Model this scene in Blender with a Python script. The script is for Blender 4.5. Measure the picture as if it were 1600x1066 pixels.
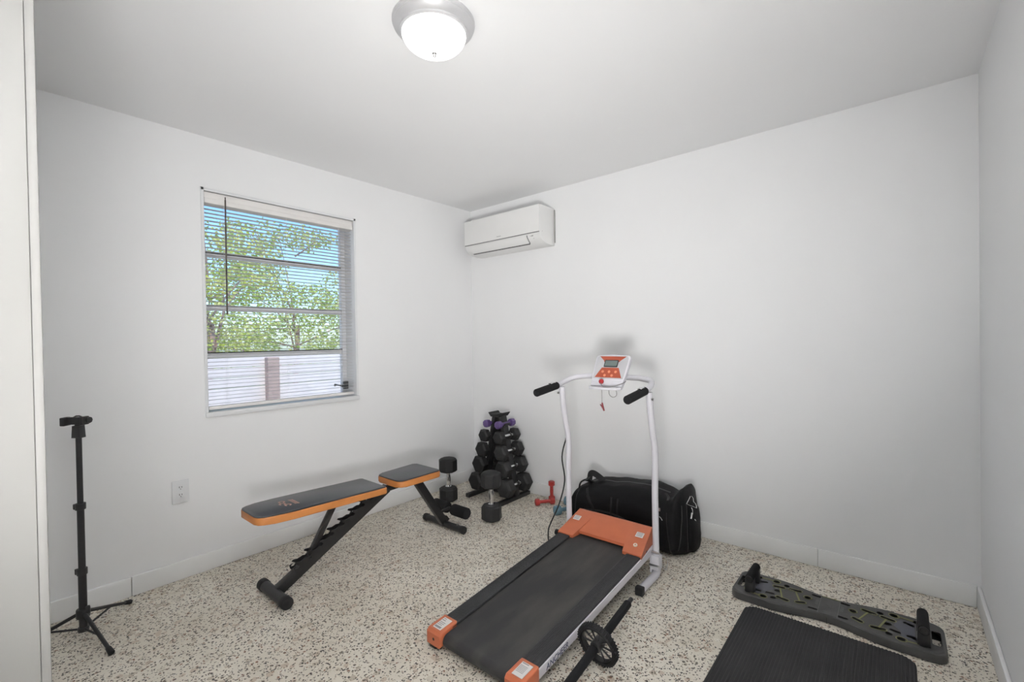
import bpy, bmesh, math, random
from mathutils import Vector, Matrix, noise
from mathutils.geometry import tessellate_polygon
random.seed(7)
PI = math.pi
scene = bpy.context.scene
for o in list(bpy.data.objects): bpy.data.objects.remove(o)

# ---------------------------------------------------------------- camera
cam = bpy.data.objects.new('camera', bpy.data.cameras.new('camera'))
scene.collection.objects.link(cam); scene.camera = cam
r_ = Vector((0.76405892, 0.64493815, -0.01639357)); u_ = Vector((0.00581744, 0.0185221, 0.99981153))
f_ = Vector((-0.64512023, 0.76401029, -0.01040009))
m = Matrix((r_, u_, -f_)).transposed().to_4x4(); m.translation = (2.97985, -2.97078, 1.26772)
cam.matrix_world = m
cam.data.sensor_width = 36; cam.data.lens = 715.09 / 1600 * 36; cam.data.shift_y = 5.2 / 1600
cam.data.clip_start = 0.02

# ---------------------------------------------------------------- world, sun, lights, exposure
scene.view_settings.view_transform = 'Standard'; scene.view_settings.look = 'None'
scene.view_settings.gamma = 1; scene.view_settings.use_curve_mapping = False
scene.view_settings.exposure = 0.15
w = bpy.data.worlds.new('sky'); scene.world = w; w.use_nodes = True
nt = w.node_tree; nt.nodes.clear()
sky = nt.nodes.new('ShaderNodeTexSky'); sky.sky_type = 'NISHITA'; sky.sun_disc = False
sky.sun_elevation = math.radians(52); sky.sun_rotation = math.radians(90); sky.air_density = 1.3; sky.dust_density = .6
bg = nt.nodes.new('ShaderNodeBackground'); bg.inputs[1].default_value = 0.23
wo = nt.nodes.new('ShaderNodeOutputWorld')
tint = nt.nodes.new('ShaderNodeMix'); tint.data_type = 'RGBA'; tint.blend_type = 'MULTIPLY'; tint.inputs[0].default_value = 1; tint.inputs[7].default_value = (.62, .86, 1.2, 1)
nt.links.new(sky.outputs[0], tint.inputs[6]); nt.links.new(tint.outputs[2], bg.inputs[0]); nt.links.new(bg.outputs[0], wo.inputs[0])

def light(name, kind, loc, direction, energy, color=(1, 1, 1), **kw):
    l = bpy.data.lights.new(name, kind); l.energy = energy; l.color = color
    for k, v in kw.items(): setattr(l, k, v)
    o = bpy.data.objects.new(name, l); scene.collection.objects.link(o)
    o.location = loc
    o.rotation_euler = Vector(direction).to_track_quat('-Z', 'Y').to_euler()
    return o
light('sun', 'SUN', (6, 0, 8), (-0.62, 0.12, -0.78), 2.9, (1, .96, .9), angle=math.radians(1))
# added fill lamps in the doorway behind the camera, evening out the room
light('doorway_fill', 'AREA', (2.95, -3.1, 0.75), (-0.57, 0.68, 0.40), 17, (1, .985, .97), shape='DISK', size=.5, spread=math.radians(98))
light('bounce_fill', 'AREA', (2.95, -2.96, 1.1), (0.05, 0.08, 1.3), 50, (1, .99, .98), shape='DISK', size=.2, spread=math.radians(58))  # added fill thrown up at the ceiling, standing in for a bounce flash
DOME_EMIT = 3

# ---------------------------------------------------------------- helpers
COL = scene.collection
def tag(o, label=None, cat=None, group=None, kind=None):
    if label: o['label'] = label
    if cat: o['category'] = cat
    if group: o['group'] = group
    if kind: o['kind'] = kind
    return o
def thing(name, loc=(0, 0, 0), label=None, cat=None, group=None, rotz=0, kind=None):
    o = bpy.data.objects.new(name, None); COL.objects.link(o); o.location = loc; o.rotation_euler = (0, 0, rotz)
    o.empty_display_size = .05
    return tag(o, label, cat, group, kind)
def top(o):
    while o.parent: o = o.parent
    return o
def obj(name, bm, m, parent=None, world=True, smooth=35, kind=None):
    """link bm as one mesh; geometry is written in world coordinates and moved into the frame of its thing"""
    if world and parent is not None:
        bm.transform(Matrix.Translation(-top(parent).location))
    bmesh.ops.recalc_face_normals(bm, faces=bm.faces[:])
    me = bpy.data.meshes.new(name); bm.to_mesh(me); bm.free()
    for mm in (m if isinstance(m, (list, tuple)) else [m]): me.materials.append(mm)
    if smooth:
        for p in me.polygons: p.use_smooth = True
        me.set_sharp_from_angle(angle=math.radians(smooth))
    o = bpy.data.objects.new(name, me); COL.objects.link(o)
    if parent is not None: o.parent = parent
    if kind: o['kind'] = kind
    return o
def dup(o, parent=None):
    c = o.copy(); COL.objects.link(c)
    if parent is not None: c.parent = parent
    for ch in list(o.children): dup(ch, c)
    return c
def B(): return bmesh.new()
def box(bm, x0, x1, y0, y1, z0, z1, bev=0, seg=2, M=None):
    g = bmesh.ops.create_cube(bm, size=1)['verts']
    bmesh.ops.scale(bm, vec=(abs(x1 - x0), abs(y1 - y0), abs(z1 - z0)), verts=g)
    bmesh.ops.translate(bm, vec=((x0 + x1) / 2, (y0 + y1) / 2, (z0 + z1) / 2), verts=g)
    if bev:
        es = list({e for v in g for e in v.link_edges})
        r = bmesh.ops.bevel(bm, geom=es, offset=bev, segments=seg, affect='EDGES', profile=.5)
        g = list({v for f in r['faces'] for v in f.verts} | {v for v in g if v.is_valid})
    if M is not None: bmesh.ops.transform(bm, matrix=M, verts=g)
    return g
def frame(d):
    d = Vector(d).normalized(); a = Vector((0, 0, 1)) if abs(d.z) < .95 else Vector((1, 0, 0))
    x = d.cross(a).normalized(); return x, x.cross(d).normalized() * 1
def rings(bm, rs, close=True, cap=True):
    """rs: list of rings (lists of points), bridged in order"""
    vs = [[bm.verts.new(p) for p in r] for r in rs]
    n = len(vs[0])
    for a, b in zip(vs, vs[1:]):
        for i in range(n if close else n - 1):
            j = (i + 1) % n
            bm.faces.new((a[i], a[j], b[j], b[i]))
    if cap:
        bm.faces.new(vs[0][::-1]); bm.faces.new(vs[-1])
    return vs
def cyl(bm, p0, p1, r0, r1=None, n=20, bev=0, rot=0, sq=1):
    p0, p1 = Vector(p0), Vector(p1); r1 = r0 if r1 is None else r1
    x, y = frame(p1 - p0); L = (p1 - p0).length; d = (p1 - p0) / L
    prof = [(0, r0), (L, r1)]
    if bev: prof = [(0, r0 - bev), (bev * .3, r0 - bev * .3), (bev, r0), (L - bev, r1), (L - bev * .3, r1 - bev * .3), (L, r1 - bev)]
    rings(bm, [[p0 + d * t + (x * math.cos(2 * PI * i / n + rot) + y * math.sin(2 * PI * i / n + rot)) * r for i in range(n)] for t, r in prof])
def smooth_path(pts, k=6):
    pts = [Vector(p) for p in pts]; out = []
    for i in range(len(pts) - 1):
        p0 = pts[max(i - 1, 0)]; p1 = pts[i]; p2 = pts[i + 1]; p3 = pts[min(i + 2, len(pts) - 1)]
        for j in range(k):
            t = j / k
            out.append(.5 * ((2 * p1) + (-p0 + p2) * t + (2 * p0 - 5 * p1 + 4 * p2 - p3) * t * t + (-p0 + 3 * p1 - 3 * p2 + p3) * t ** 3))
    out.append(pts[-1]); return out
def tube(bm, pts, r, n=12, w=None, cap=True, up=None):
    """tube along pts; w gives a second half-width for flat straps"""
    pts = [Vector(p) for p in pts]; rs = []
    d = (pts[1] - pts[0]).normalized()
    if up is not None: x = d.cross(Vector(up)).normalized()
    else: x, _ = frame(d)
    for i, p in enumerate(pts):
        a = pts[max(i - 1, 0)]; b = pts[min(i + 1, len(pts) - 1)]
        d = (b - a).normalized(); x = (x - d * x.dot(d)).normalized(); y = x.cross(d)
        rr = r[i] if isinstance(r, (list, tuple)) else r
        ww = rr if w is None else w
        rs.append([p + x * math.cos(2 * PI * k / n) * ww + y * math.sin(2 * PI * k / n) * rr for k in range(n)])
    rings(bm, rs, cap=cap)
def lathe(bm, prof, c=(0, 0, 0), n=48, axis='z'):
    c = Vector(c); rs = []
    for r, z in prof:
        r = max(r, 1e-4)
        if axis == 'z': rs.append([c + Vector((r * math.cos(2 * PI * i / n), r * math.sin(2 * PI * i / n), z)) for i in range(n)])
        else: rs.append([c + Vector((r * math.cos(2 * PI * i / n), z, r * math.sin(2 * PI * i / n))) for i in range(n)])
    rings(bm, rs)
def prism(bm, poly, a, b, axis='z', bev=0, seg=2):
    """extrude a 2-D outline. axis z: (x,y); axis x: (y,z); axis y: (x,z)"""
    def P(q, t):
        return {'z': Vector((q[0], q[1], t)), 'x': Vector((t, q[0], q[1])), 'y': Vector((q[0], t, q[1]))}[axis]
    A = [bm.verts.new(P(q, a)) for q in poly]; C = [bm.verts.new(P(q, b)) for q in poly]; n = len(poly)
    fs = [bm.faces.new(A[::-1]), bm.faces.new(C)]
    for i in range(n): fs.append(bm.faces.new((A[i], A[(i + 1) % n], C[(i + 1) % n], C[i])))
    if bev:
        es = list(set(fs[0].edges) | set(fs[1].edges))
        bmesh.ops.bevel(bm, geom=es, offset=bev, segments=seg, affect='EDGES', profile=.5)
def rounded(x0, x1, y0, y1, r, n=6):
    rr = r if isinstance(r, (list, tuple)) else [r] * 4   # order: x1y1, x0y1, x0y0, x1y0
    out = []
    for (cx, cy, a, q) in ((x1 - rr[0], y1 - rr[0], 0, rr[0]), (x0 + rr[1], y1 - rr[1], PI / 2, rr[1]), (x0 + rr[2], y0 + rr[2], PI, rr[2]), (x1 - rr[3], y0 + rr[3], 1.5 * PI, rr[3])):
        for i in range(n + 1):
            t = a + PI / 2 * i / n; out.append((cx + q * math.cos(t), cy + q * math.sin(t)))
    return out
def holed(bm, outer, holes, z0, z1):
    """slab with through holes"""
    loops = [outer] + holes; flat = [p for l in loops for p in l]
    tris = tessellate_polygon([[Vector((p[0], p[1], 0)) for p in l] for l in loops])
    T = [bm.verts.new((p[0], p[1], z1)) for p in flat]; L = [bm.verts.new((p[0], p[1], z0)) for p in flat]
    for t in tris:
        try:
            bm.faces.new([T[i] for i in t]); bm.faces.new([L[i] for i in t][::-1])
        except ValueError: pass
    k = 0
    for l in loops:
        n = len(l)
        for i in range(n):
            a, b = k + i, k + (i + 1) % n
            bm.faces.new((T[a], T[b], L[b], L[a]))
        k += n
def strip2(bm, pts, wd, z, h=.0008):
    """flat printed line in the xy plane"""
    pts = [Vector((p[0], p[1])) for p in pts]
    for a, b in zip(pts, pts[1:]):
        d = (b - a).normalized(); n = Vector((-d.y, d.x)) * wd / 2; a2 = a - d * wd / 2; b2 = b + d * wd / 2
        prism(bm, [a2 - n, b2 - n, b2 + n, a2 + n], z, z + h)

# ---------------------------------------------------------------- materials
def mat(name, col, rough=.5, metal=0, spec=.5, var=0, vscale=8, bump=0, bscale=60, coat=0, emit=None, trans=0):
    m = bpy.data.materials.new(name); m.use_nodes = True; nt = m.node_tree; N = nt.nodes; L = nt.links
    b = N['Principled BSDF']; c = (*col, 1)
    b.inputs['Base Color'].default_value = c; b.inputs['Roughness'].default_value = rough
    b.inputs['Metallic'].default_value = metal; b.inputs['Specular IOR Level'].default_value = spec
    b.inputs['Coat Weight'].default_value = coat
    if emit: b.inputs['Emission Color'].default_value = (*emit[0], 1); b.inputs['Emission Strength'].default_value = emit[1]
    if var or bump:
        tc = N.new('ShaderNodeTexCoord')
    if var:
        n = N.new('ShaderNodeTexNoise'); n.inputs['Scale'].default_value = vscale; n.inputs['Detail'].default_value = 5
        L.new(tc.outputs['Object'], n.inputs['Vector'])
        r = N.new('ShaderNodeValToRGB'); r.color_ramp.elements[0].position = .3; r.color_ramp.elements[1].position = .7
        r.color_ramp.elements[0].color = tuple(max(0, v * (1 - var)) for v in col) + (1,)
        r.color_ramp.elements[1].color = tuple(min(1, v * (1 + var)) for v in col) + (1,)
        L.new(n.outputs['Fac'], r.inputs[0]); L.new(r.outputs[0], b.inputs['Base Color'])
    if bump:
        n = N.new('ShaderNodeTexNoise'); n.inputs['Scale'].default_value = bscale; n.inputs['Detail'].default_value = 4
        L.new(tc.outputs['Object'], n.inputs['Vector'])
        bp = N.new('ShaderNodeBump'); bp.inputs['Strength'].default_value = bump; bp.inputs['Distance'].default_value = .004
        L.new(n.outputs['Fac'], bp.inputs['Height']); L.new(bp.outputs[0], b.inputs['Normal'])
    return m
M_wall = mat('painted_plaster', (.87, .875, .88), .55, spec=.3, var=.012, vscale=1.5, bump=.12, bscale=7)
M_ceil = mat('ceiling_paint', (.90, .905, .91), .7, spec=.2, var=.01, vscale=1.2, bump=.08, bscale=5)
M_trim = mat('trim_paint', (.87, .875, .87), .35, spec=.4, var=.02, vscale=6, bump=.1, bscale=14)
M_black = mat('black_powder_coat', (.012, .012, .013), .42, var=.2, vscale=30)
M_rubber = mat('black_rubber', (.014, .014, .015), .6, spec=.35, bump=.25, bscale=220)
M_rubber2 = mat('worn_black_rubber', (.022, .022, .023), .62, spec=.35, var=.25, vscale=20, bump=.25, bscale=220)
M_foam = mat('black_foam', (.012, .012, .013), .85, spec=.2, bump=.4, bscale=300)
M_plastic = mat('black_plastic', (.018, .018, .019), .4, var=.15, vscale=25)
M_chrome = mat('chrome', (.75, .75, .76), .16, metal=1, var=.15, vscale=90)
M_steel = mat('zinc_bolt', (.55, .55, .55), .3, metal=1)
M_white = mat('white_powder_coat', (.66, .65, .69), .35, spec=.5, var=.02, vscale=12)
M_orange = mat('orange_plastic', (.46, .125, .055), .42, var=.06, vscale=14)
M_deck = mat('deck_rail_plastic', (.026, .026, .028), .6, var=.2, vscale=16, bump=.5, bscale=160)
def mat_belt():
    m = mat('running_belt', (.022, .022, .022), .62, bump=.3, bscale=400); N = m.node_tree.nodes; L = m.node_tree.links
    tc = N.new('ShaderNodeTexCoord'); mp = N.new('ShaderNodeMapping'); mp.inputs['Scale'].default_value = (5, 1.6, 1)
    n = N.new('ShaderNodeTexNoise'); n.inputs['Scale'].default_value = 2.2; n.inputs['Detail'].default_value = 6
    L.new(tc.outputs['Object'], mp.inputs[0]); L.new(mp.outputs[0], n.inputs['Vector'])
    r = N.new('ShaderNodeValToRGB'); r.color_ramp.elements[0].position = .42; r.color_ramp.elements[1].position = .75
    r.color_ramp.elements[0].color = (.018, .018, .019, 1); r.color_ramp.elements[1].color = (.05, .047, .042, 1)
    L.new(n.outputs['Fac'], r.inputs[0]); L.new(r.outputs[0], N['Principled BSDF'].inputs['Base Color']); return m
M_belt = mat_belt()
def mat_floor():
    m = bpy.data.materials.new('terrazzo'); m.use_nodes = True; N = m.node_tree.nodes; L = m.node_tree.links
    b = N['Principled BSDF']; b.inputs['Roughness'].default_value = .38; b.inputs['Specular IOR Level'].default_value = .35
    tc = N.new('ShaderNodeTexCoord')
    ns = N.new('ShaderNodeTexNoise'); ns.inputs['Scale'].default_value = 2.6; ns.inputs['Detail'].default_value = 6
    L.new(tc.outputs['Object'], ns.inputs['Vector'])
    base = N.new('ShaderNodeValToRGB'); base.color_ramp.elements[0].position = .35; base.color_ramp.elements[1].position = .68
    base.color_ramp.elements[0].color = (.64, .59, .50, 1); base.color_ramp.elements[1].color = (.79, .745, .655, 1)
    L.new(ns.outputs['Fac'], base.inputs[0]); cur = base.outputs[0]
    # warped coordinates make the chips irregular
    wn = N.new('ShaderNodeTexNoise'); wn.inputs['Scale'].default_value = 60; L.new(tc.outputs['Object'], wn.inputs['Vector'])
    ad = N.new('ShaderNodeVectorMath'); ad.operation = 'MULTIPLY_ADD'; ad.inputs[1].default_value = (.012, .012, 0)
    L.new(wn.outputs['Color'], ad.inputs[0]); L.new(tc.outputs['Object'], ad.inputs[2])
    def chips(scale, thr, keep, cols, cur):
        v = N.new('ShaderNodeTexVoronoi'); v.feature = 'F1'; v.inputs['Scale'].default_value = scale; L.new(ad.outputs[0], v.inputs['Vector'])
        sp = N.new('ShaderNodeSeparateColor'); L.new(v.outputs['Color'], sp.inputs[0])
        # chip radius differs from cell to cell
        ml = N.new('ShaderNodeMath'); ml.operation = 'MULTIPLY_ADD'; ml.inputs[1].default_value = thr; ml.inputs[2].default_value = thr * .35; L.new(sp.outputs[1], ml.inputs[0])
        lt = N.new('ShaderNodeMath'); lt.operation = 'LESS_THAN'; L.new(v.outputs['Distance'], lt.inputs[0]); L.new(ml.outputs[0], lt.inputs[1])
        kp = N.new('ShaderNodeMath'); kp.operation = 'LESS_THAN'; kp.inputs[1].default_value = keep; L.new(sp.outputs[0], kp.inputs[0])
        mu = N.new('ShaderNodeMath'); mu.operation = 'MULTIPLY'; L.new(lt.outputs[0], mu.inputs[0]); L.new(kp.outputs[0], mu.inputs[1])
        cr = N.new('ShaderNodeValToRGB'); cr.color_ramp.interpolation = 'CONSTANT'
        for i, (p, c) in enumerate(cols):
            e = cr.color_ramp.elements[i] if i < 2 else cr.color_ramp.elements.new(p); e.position = p; e.color = (*c, 1)
        L.new(sp.outputs[2], cr.inputs[0])
        mx = N.new('ShaderNodeMix'); mx.data_type = 'RGBA'; L.new(mu.outputs[0], mx.inputs[0]); L.new(cur, mx.inputs[6]); L.new(cr.outputs[0], mx.inputs[7])
        return mx.outputs[2]
    cur = chips(38, .5, .5, [(0, (.62, .57, .48)), (.3, (.74, .70, .62)), (.6, (.52, .46, .37)), (.85, (.56, .47, .38))], cur)
    cur = chips(90, .38, .36, [(0, (.15, .12, .09)), (.3, (.30, .25, .19)), (.6, (.08, .07, .055)), (.88, (.27, .15, .10))], cur)
    cur = chips(145, .44, .46, [(0, (.05, .045, .04)), (.4, (.20, .16, .12)), (.8, (.12, .10, .08))], cur)
    cur = chips(52, .17, .32, [(0, (.03, .028, .026)), (.5, (.07, .06, .05)), (.8, (.2, .09, .05))], cur)
    L.new(cur, b.inputs['Base Color'])
    return m
M_floor = mat_floor()

# ================================================================= SETTING
H = 2.44; W = 3.264; YF = -2.896
WY0, WY1, WZ0, WZ1 = -2.112, -1.18, .868, 2.14        # window opening
def struct(name, bm, m, **k): return tag(obj(name, bm, m, **k), kind='structure')
b = B(); box(b, -.22, W + .12, -4.4, .12, -.12, 0); struct('floor', b, M_floor, smooth=0)
b = B(); box(b, -.22, W + .12, -4.4, .12, H, H + .12); struct('ceiling', b, M_ceil, smooth=0)
b = B(); box(b, 0, W, 0, .12, 0, H); struct('wall_back', b, M_wall, smooth=0)
b = B(); box(b, W, W + .12, -4.3, .12, 0, H); struct('wall_right', b, M_wall, smooth=0)
b = B()                                              # left wall with its window opening
ys = [-4.3, WY0, WY1, .12]; zs = [0, WZ0, WZ1, H]
def vv(x, y, z): return b.verts.new((x, y, z))
for x in (-.2, 0):
    for i in range(3):
        for j in range(3):
            if i == 1 and j == 1: continue
            b.faces.new([vv(x, ys[i], zs[j]), vv(x, ys[i + 1], zs[j]), vv(x, ys[i + 1], zs[j + 1]), vv(x, ys[i], zs[j + 1])])
for (y0, z0, y1, z1) in ((WY0, WZ0, WY1, WZ0), (WY1, WZ0, WY1, WZ1), (WY1, WZ1, WY0, WZ1), (WY0, WZ1, WY0, WZ0), (-4.3, 0, .12, 0), (.12, 0, .12, H), (.12, H, -4.3, H), (-4.3, H, -4.3, 0)):
    b.faces.new([vv(-.2, y0, z0), vv(0, y0, z0), vv(0, y1, z1), vv(-.2, y1, z1)])
bmesh.ops.remove_doubles(b, verts=b.verts[:], dist=1e-5)
struct('wall_left', b, M_wall, smooth=0)
b = B(); box(b, 0, 1.73, YF - .12, YF, 0, H); box(b, 3.16, W, YF - .12, YF, 0, H); box(b, 1.73, 3.16, YF - .12, YF, 2.1, H)
struct('wall_front', b, M_wall, smooth=0)
b = B(); box(b, 0, W, -4.42, -4.3, 0, H); struct('wall_hall', b, M_wall, smooth=0)
# doorway casing beside the camera
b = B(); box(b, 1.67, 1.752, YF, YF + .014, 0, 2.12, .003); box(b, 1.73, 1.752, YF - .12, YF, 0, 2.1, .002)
struct('trim_1', b, mat('casing_paint_dimmed', (.29, .285, .275), .5, spec=.3, var=.02, vscale=3, bump=.1, bscale=12))  # casing colour darkened to offset the strong lamp light falling on it

def board(name, parent, x0, x1, y0, y1):
    b = B(); box(b, x0, x1, y0, y1, 0, .0996, .005, 2); return obj(name, b, M_trim, parent)
t = thing('baseboard_left', kind='structure')
board('board', t, 0, .015, YF, -2.467); board('board', t, 0, .015, -2.465, 0)
t = thing('baseboard_back', kind='structure')
board('board', t, .015, 2.636, -.015, 0); board('board', t, 2.638, W - .015, -.015, 0)
t = thing('baseboard_right', kind='structure')
board('board', t, W - .015, W, YF, 0)

# ---- window
M_frame = mat('window_frame_aluminium', (.82, .82, .84), .4, metal=.0, var=.03)
M_gasket = mat('black_gasket', (.012, .012, .012), .6)
M_sill = mat('sill_paint', (.78, .79, .80), .3, var=.02, bump=.1, bscale=20)
win = thing('window_1', (-.15, (WY0 + WY1) / 2, WZ0), kind='structure')
XG = -.15; fy0, fy1 = WY0 + .0, WY1 - .0
b = B()
for a in ((XG - .02, XG + .02, fy0, fy0 + .032, WZ0, WZ1), (XG - .02, XG + .02, fy1 - .032, fy1, WZ0, WZ1), (XG - .02, XG + .02, fy0, fy1, WZ0, WZ0 + .03), (XG - .02, XG + .02, fy0, fy1, WZ1 - .035, WZ1)):
    box(b, *a, .003, 1)
obj('window_frame', b, M_frame, win)
bars = [1.803, 1.486, 1.204]
for k, z in enumerate(bars):
    b = B(); box(b, XG - .015, XG + .012, fy0 + .03, fy1 - .03, z - .017, z + .017, .003, 1); br = obj('mullion', b, M_frame, win)
    b = B(); box(b, XG + .0121, XG + .018, fy0 + .03, fy1 - .03, z + (.006 if k == 0 else .011), z + .0172)
    obj('gasket', b, M_gasket, br, smooth=0)
def mat_glass():
    m = bpy.data.materials.new('window_glass'); m.use_nodes = True; N = m.node_tree.nodes; L = m.node_tree.links; N.clear()
    o = N.new('ShaderNodeOutputMaterial'); mx = N.new('ShaderNodeMixShader'); t = N.new('ShaderNodeBsdfTransparent'); g = N.new('ShaderNodeBsdfGlossy')
    g.inputs['Roughness'].default_value = .02; t.inputs[0].default_value = (.97, .98, .98, 1)
    f = N.new('ShaderNodeFresnel'); f.inputs[0].default_value = 1.45
    L.new(f.outputs[0], mx.inputs[0]); L.new(t.outputs[0], mx.inputs[1]); L.new(g.outputs[0], mx.inputs[2]); L.new(mx.outputs[0], o.inputs[0]); return m
M_glass = mat_glass()
zz = [WZ0 + .03] + bars[::-1] + [WZ1 - .035]
for i in range(4):
    b = B(); box(b, XG - .004, XG, fy0 + .03, fy1 - .03, zz[i] + (.017 if i else 0), zz[i + 1] - (.017 if i < 3 else 0)); obj('pane', b, M_glass, win, smooth=0)
b = B(); cyl(b, (-.13, -1.217, .95), (-.085, -1.217, .95), .012, n=12); box(b, -.10, -.075, -1.235, -1.20, .93, .985, .004)
tube(b, [(-.085, -1.222, .952), (-.07, -1.26, .957), (-.062, -1.315, .972)], .005, 8); cyl(b, (-.062, -1.315, .965), (-.045, -1.317, .968), .007, n=10)
obj('crank_handle', b, mat('crank_metal', (.12, .12, .12), .35, metal=.6), win)
b = B(); box(b, -.13, .02, WY0 - .012, WY1 + .012, WZ0 - .012, WZ0 + .016, .004); obj('sill', b, M_sill, win)
b = B()
for a in ((-.002, .006, WY0 - .012, WY0 + .004, WZ0 + .016, WZ1 + .012), (-.002, .006, WY1 - .004, WY1 + .012, WZ0 + .016, WZ1 + .012), (-.002, .006, WY0 - .012, WY1 + .012, WZ1 - .004, WZ1 + .012)): box(b, *a, .002, 1)
obj('edge_trim', b, M_sill, win)

# ---- mini blind hanging inside the reveal
def mat_slat():
    m = bpy.data.materials.new('vinyl_slat'); m.use_nodes = True; N = m.node_tree.nodes; L = m.node_tree.links
    p = N['Principled BSDF']; p.inputs['Base Color'].default_value = (.80, .78, .76, 1); p.inputs['Roughness'].default_value = .4
    t = N.new('ShaderNodeBsdfTranslucent'); t.inputs[0].default_value = (.8, .78, .75, 1)
    mx = N.new('ShaderNodeMixShader'); mx.inputs[0].default_value = .3
    L.new(p.outputs[0], mx.inputs[1]); L.new(t.outputs[0], mx.inputs[2]); L.new(mx.outputs[0], N['Material Output'].inputs[0]); return m
M_slat = mat_slat()
M_rail = mat('blind_rail_enamel', (.82, .80, .78), .35, var=.02)
bl = thing('window_blind', (-.03, -1.646, 2.10), 'white horizontal slat blind with open slats hanging in the window opening', 'blind')
by0, by1 = WY0 + .008, WY1 - .006
b = B(); box(b, -.052, -.008, by0, by1, 2.098, 2.135, .004); box(b, -.055, -.004, by0, by1, 2.07, 2.1, .006); obj('headrail', b, M_rail, bl)
b = B(); box(b, -.043, -.017, by0 + .004, by1 - .004, .893, .914, .005); obj('bottom_rail', b, M_rail, bl)
ns = 53; z0, z1 = .925, 2.062; first = None
for i in range(ns):
    z = z0 + (z1 - z0) * i / (ns - 1)
    if first is None:
        b = B(); n = 4; a = math.radians(6); pts = []
        for k in range(n + 1):
            s = -.0125 + .025 * k / n; hgt = .0018 * (1 - (s / .0125) ** 2)
            pts.append((s * math.cos(a), s * math.sin(a) + hgt))
        ring = [(p[0], p[1]) for p in pts] + [(p[0], p[1] - .0004) for p in pts[::-1]]
        rings(b, [[(q[0], y, q[1]) for q in ring] for y in (by0 + .004, by1 - .004)])
        first = obj('slat', b, M_slat, bl, world=False)
        s = first
    else: s = dup(first, bl)
    s.location = Vector((-.03, 0, z)) - Vector((-.03, -1.646, 2.10)) + Vector((0, 0, 0))
    s.location.y = 1.646
for y in (-2.0, -1.646, -1.29):
    b = B()
    for dx in (-.013, .013): cyl(b, (-.03 + dx, y, .905), (-.03 + dx, y, 2.1), .0008, n=6)
    obj('ladder_cord', b, M_rail, bl)
M_wand = mat('dark_wand', (.09, .075, .065), .35)
b = B(); cyl(b, (-.004, -1.998, 2.105), (.002, -2.003, 1.44), .0042, n=6); tube(b, [(-.02, -1.998, 2.118), (-.004, -1.998, 2.12), (-.003, -1.998, 2.10)], .003, 6); obj('tilt_wand', b, M_wand, bl)
b = B(); box(b, -.02, .003, WY0 - .012, WY0 + .004, 2.125, 2.155, .002); obj('bracket', b, mat('blind_bracket', (.3, .3, .3), .5), bl)

# ---- outlet on the left wall
ou = thing('wall_outlet', (0, -2.249, .474), 'white duplex electrical outlet on the left wall below the window', 'outlet')
b = B(); box(b, 0, .006, -2.288, -2.210, .412, .536, .003); obj('cover_plate', b, M_sill, ou)
M_slot = mat('outlet_slot', (.02, .02, .02), .6)
for zc in (.494, .454):
    b = B(); prism(b, rounded(-2.265, -2.233, zc - .014, zc + .014, .008), .006, .0078, 'x'); rc = obj('receptacle', b, M_sill, ou)
    b = B(); box(b, .0078, .0082, -2.2565, -2.2540, zc, zc + .009); box(b, .0078, .0082, -2.2455, -2.243, zc, zc + .008); cyl(b, (.0078, -2.2495, zc - .006), (.0082, -2.2495, zc - .006), .0022, n=8)
    obj('slots', b, M_slot, rc)

# ---- ceiling light
cl = thing('ceiling_light', (1.683, -1.85, H), 'flush round ceiling lamp with frosted glass dome and brushed metal ring, lit', 'lamp')
c0 = (1.683, -1.85, 0)
b = B(); lathe(b, [(.02, H), (.146, H), (.15, H - .006), (.15, H - .012), (.145, H - .018), (.146, H - .022), (.135, H - .034), (.124, H - .04), (.124, H - .046), (.118, H - .05), (.112, H - .05), (.112, H - .03), (.02, H - .03)], c0, 64)
obj('ring', b, mat('brushed_nickel', (.58, .58, .59), .35, metal=.35, var=.05), cl)
M_dome = mat('lit_frosted_glass', (.9, .9, .9), .4, emit=((1, .985, .965), DOME_EMIT))
b = B(); n = 96; rs = []
for k in range(15):
    t = PI / 2 * k / 14; R = .116 * math.cos(t) ** .95 if k < 14 else .002; z = H - .046 - .068 * math.sin(t)
    rs.append([(c0[0] + R * (1 + (.008 if i % 2 else -.008)) * math.cos(2 * PI * i / n), c0[1] + R * (1 + (.008 if i % 2 else -.008)) * math.sin(2 * PI * i / n), z) for i in range(n)])
rings(b, rs); obj('glass_dome', b, M_dome, cl)
b = B(); lathe(b, [(.004, H - .11), (.009, H - .1145), (.009, H - .117), (.005, H - .121), (.0065, H - .125), (.004, H - .130), (.001, H - .133)], c0, 20); obj('finial', b, M_steel, cl)

# ---- wall air conditioner
M_ac = mat('ac_white_plastic', (.80, .80, .79), .32, var=.01)
ac = thing('air_conditioner', (.53, 0, 2.15), 'white split air conditioner mounted high on the back wall by the corner', 'air conditioner')
ax0, ax1 = .125, .928; zt_, zb_ = 2.287, 2.0
b = B(); prof = [(0, zt_), (-.185, zt_), (-.196, zt_ - .01), (-.197, 2.078), (-.19, 2.05), (-.165, 2.02), (-.12, 2.002), (-.05, 1.997), (0, 1.997)]
prism(b, prof, ax0, ax1, 'x', .006); obj('body', b, M_ac, ac)
b = B(); prism(b, [(-.194, zt_ - .001), (-.203, zt_ - .006), (-.206, 2.09), (-.204, 2.081), (-.194, 2.081)], ax0 + .001, ax1 - .001, 'x', .002); fp = obj('front_panel', b, M_ac, ac)
b = B(); box(b, ax0 + .004, ax1 - .004, -.2015, -.19, 2.0755, 2.082); obj('panel_gap', b, mat('shadow_gap_grey', (.22, .22, .22), .6), ac, smooth=0)
b = B(); box(b, .50, .545, -.2065, -.2055, 2.098, 2.104); obj('logo', b, mat('grey_print', (.5, .5, .5), .4), fp, smooth=0)
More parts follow.
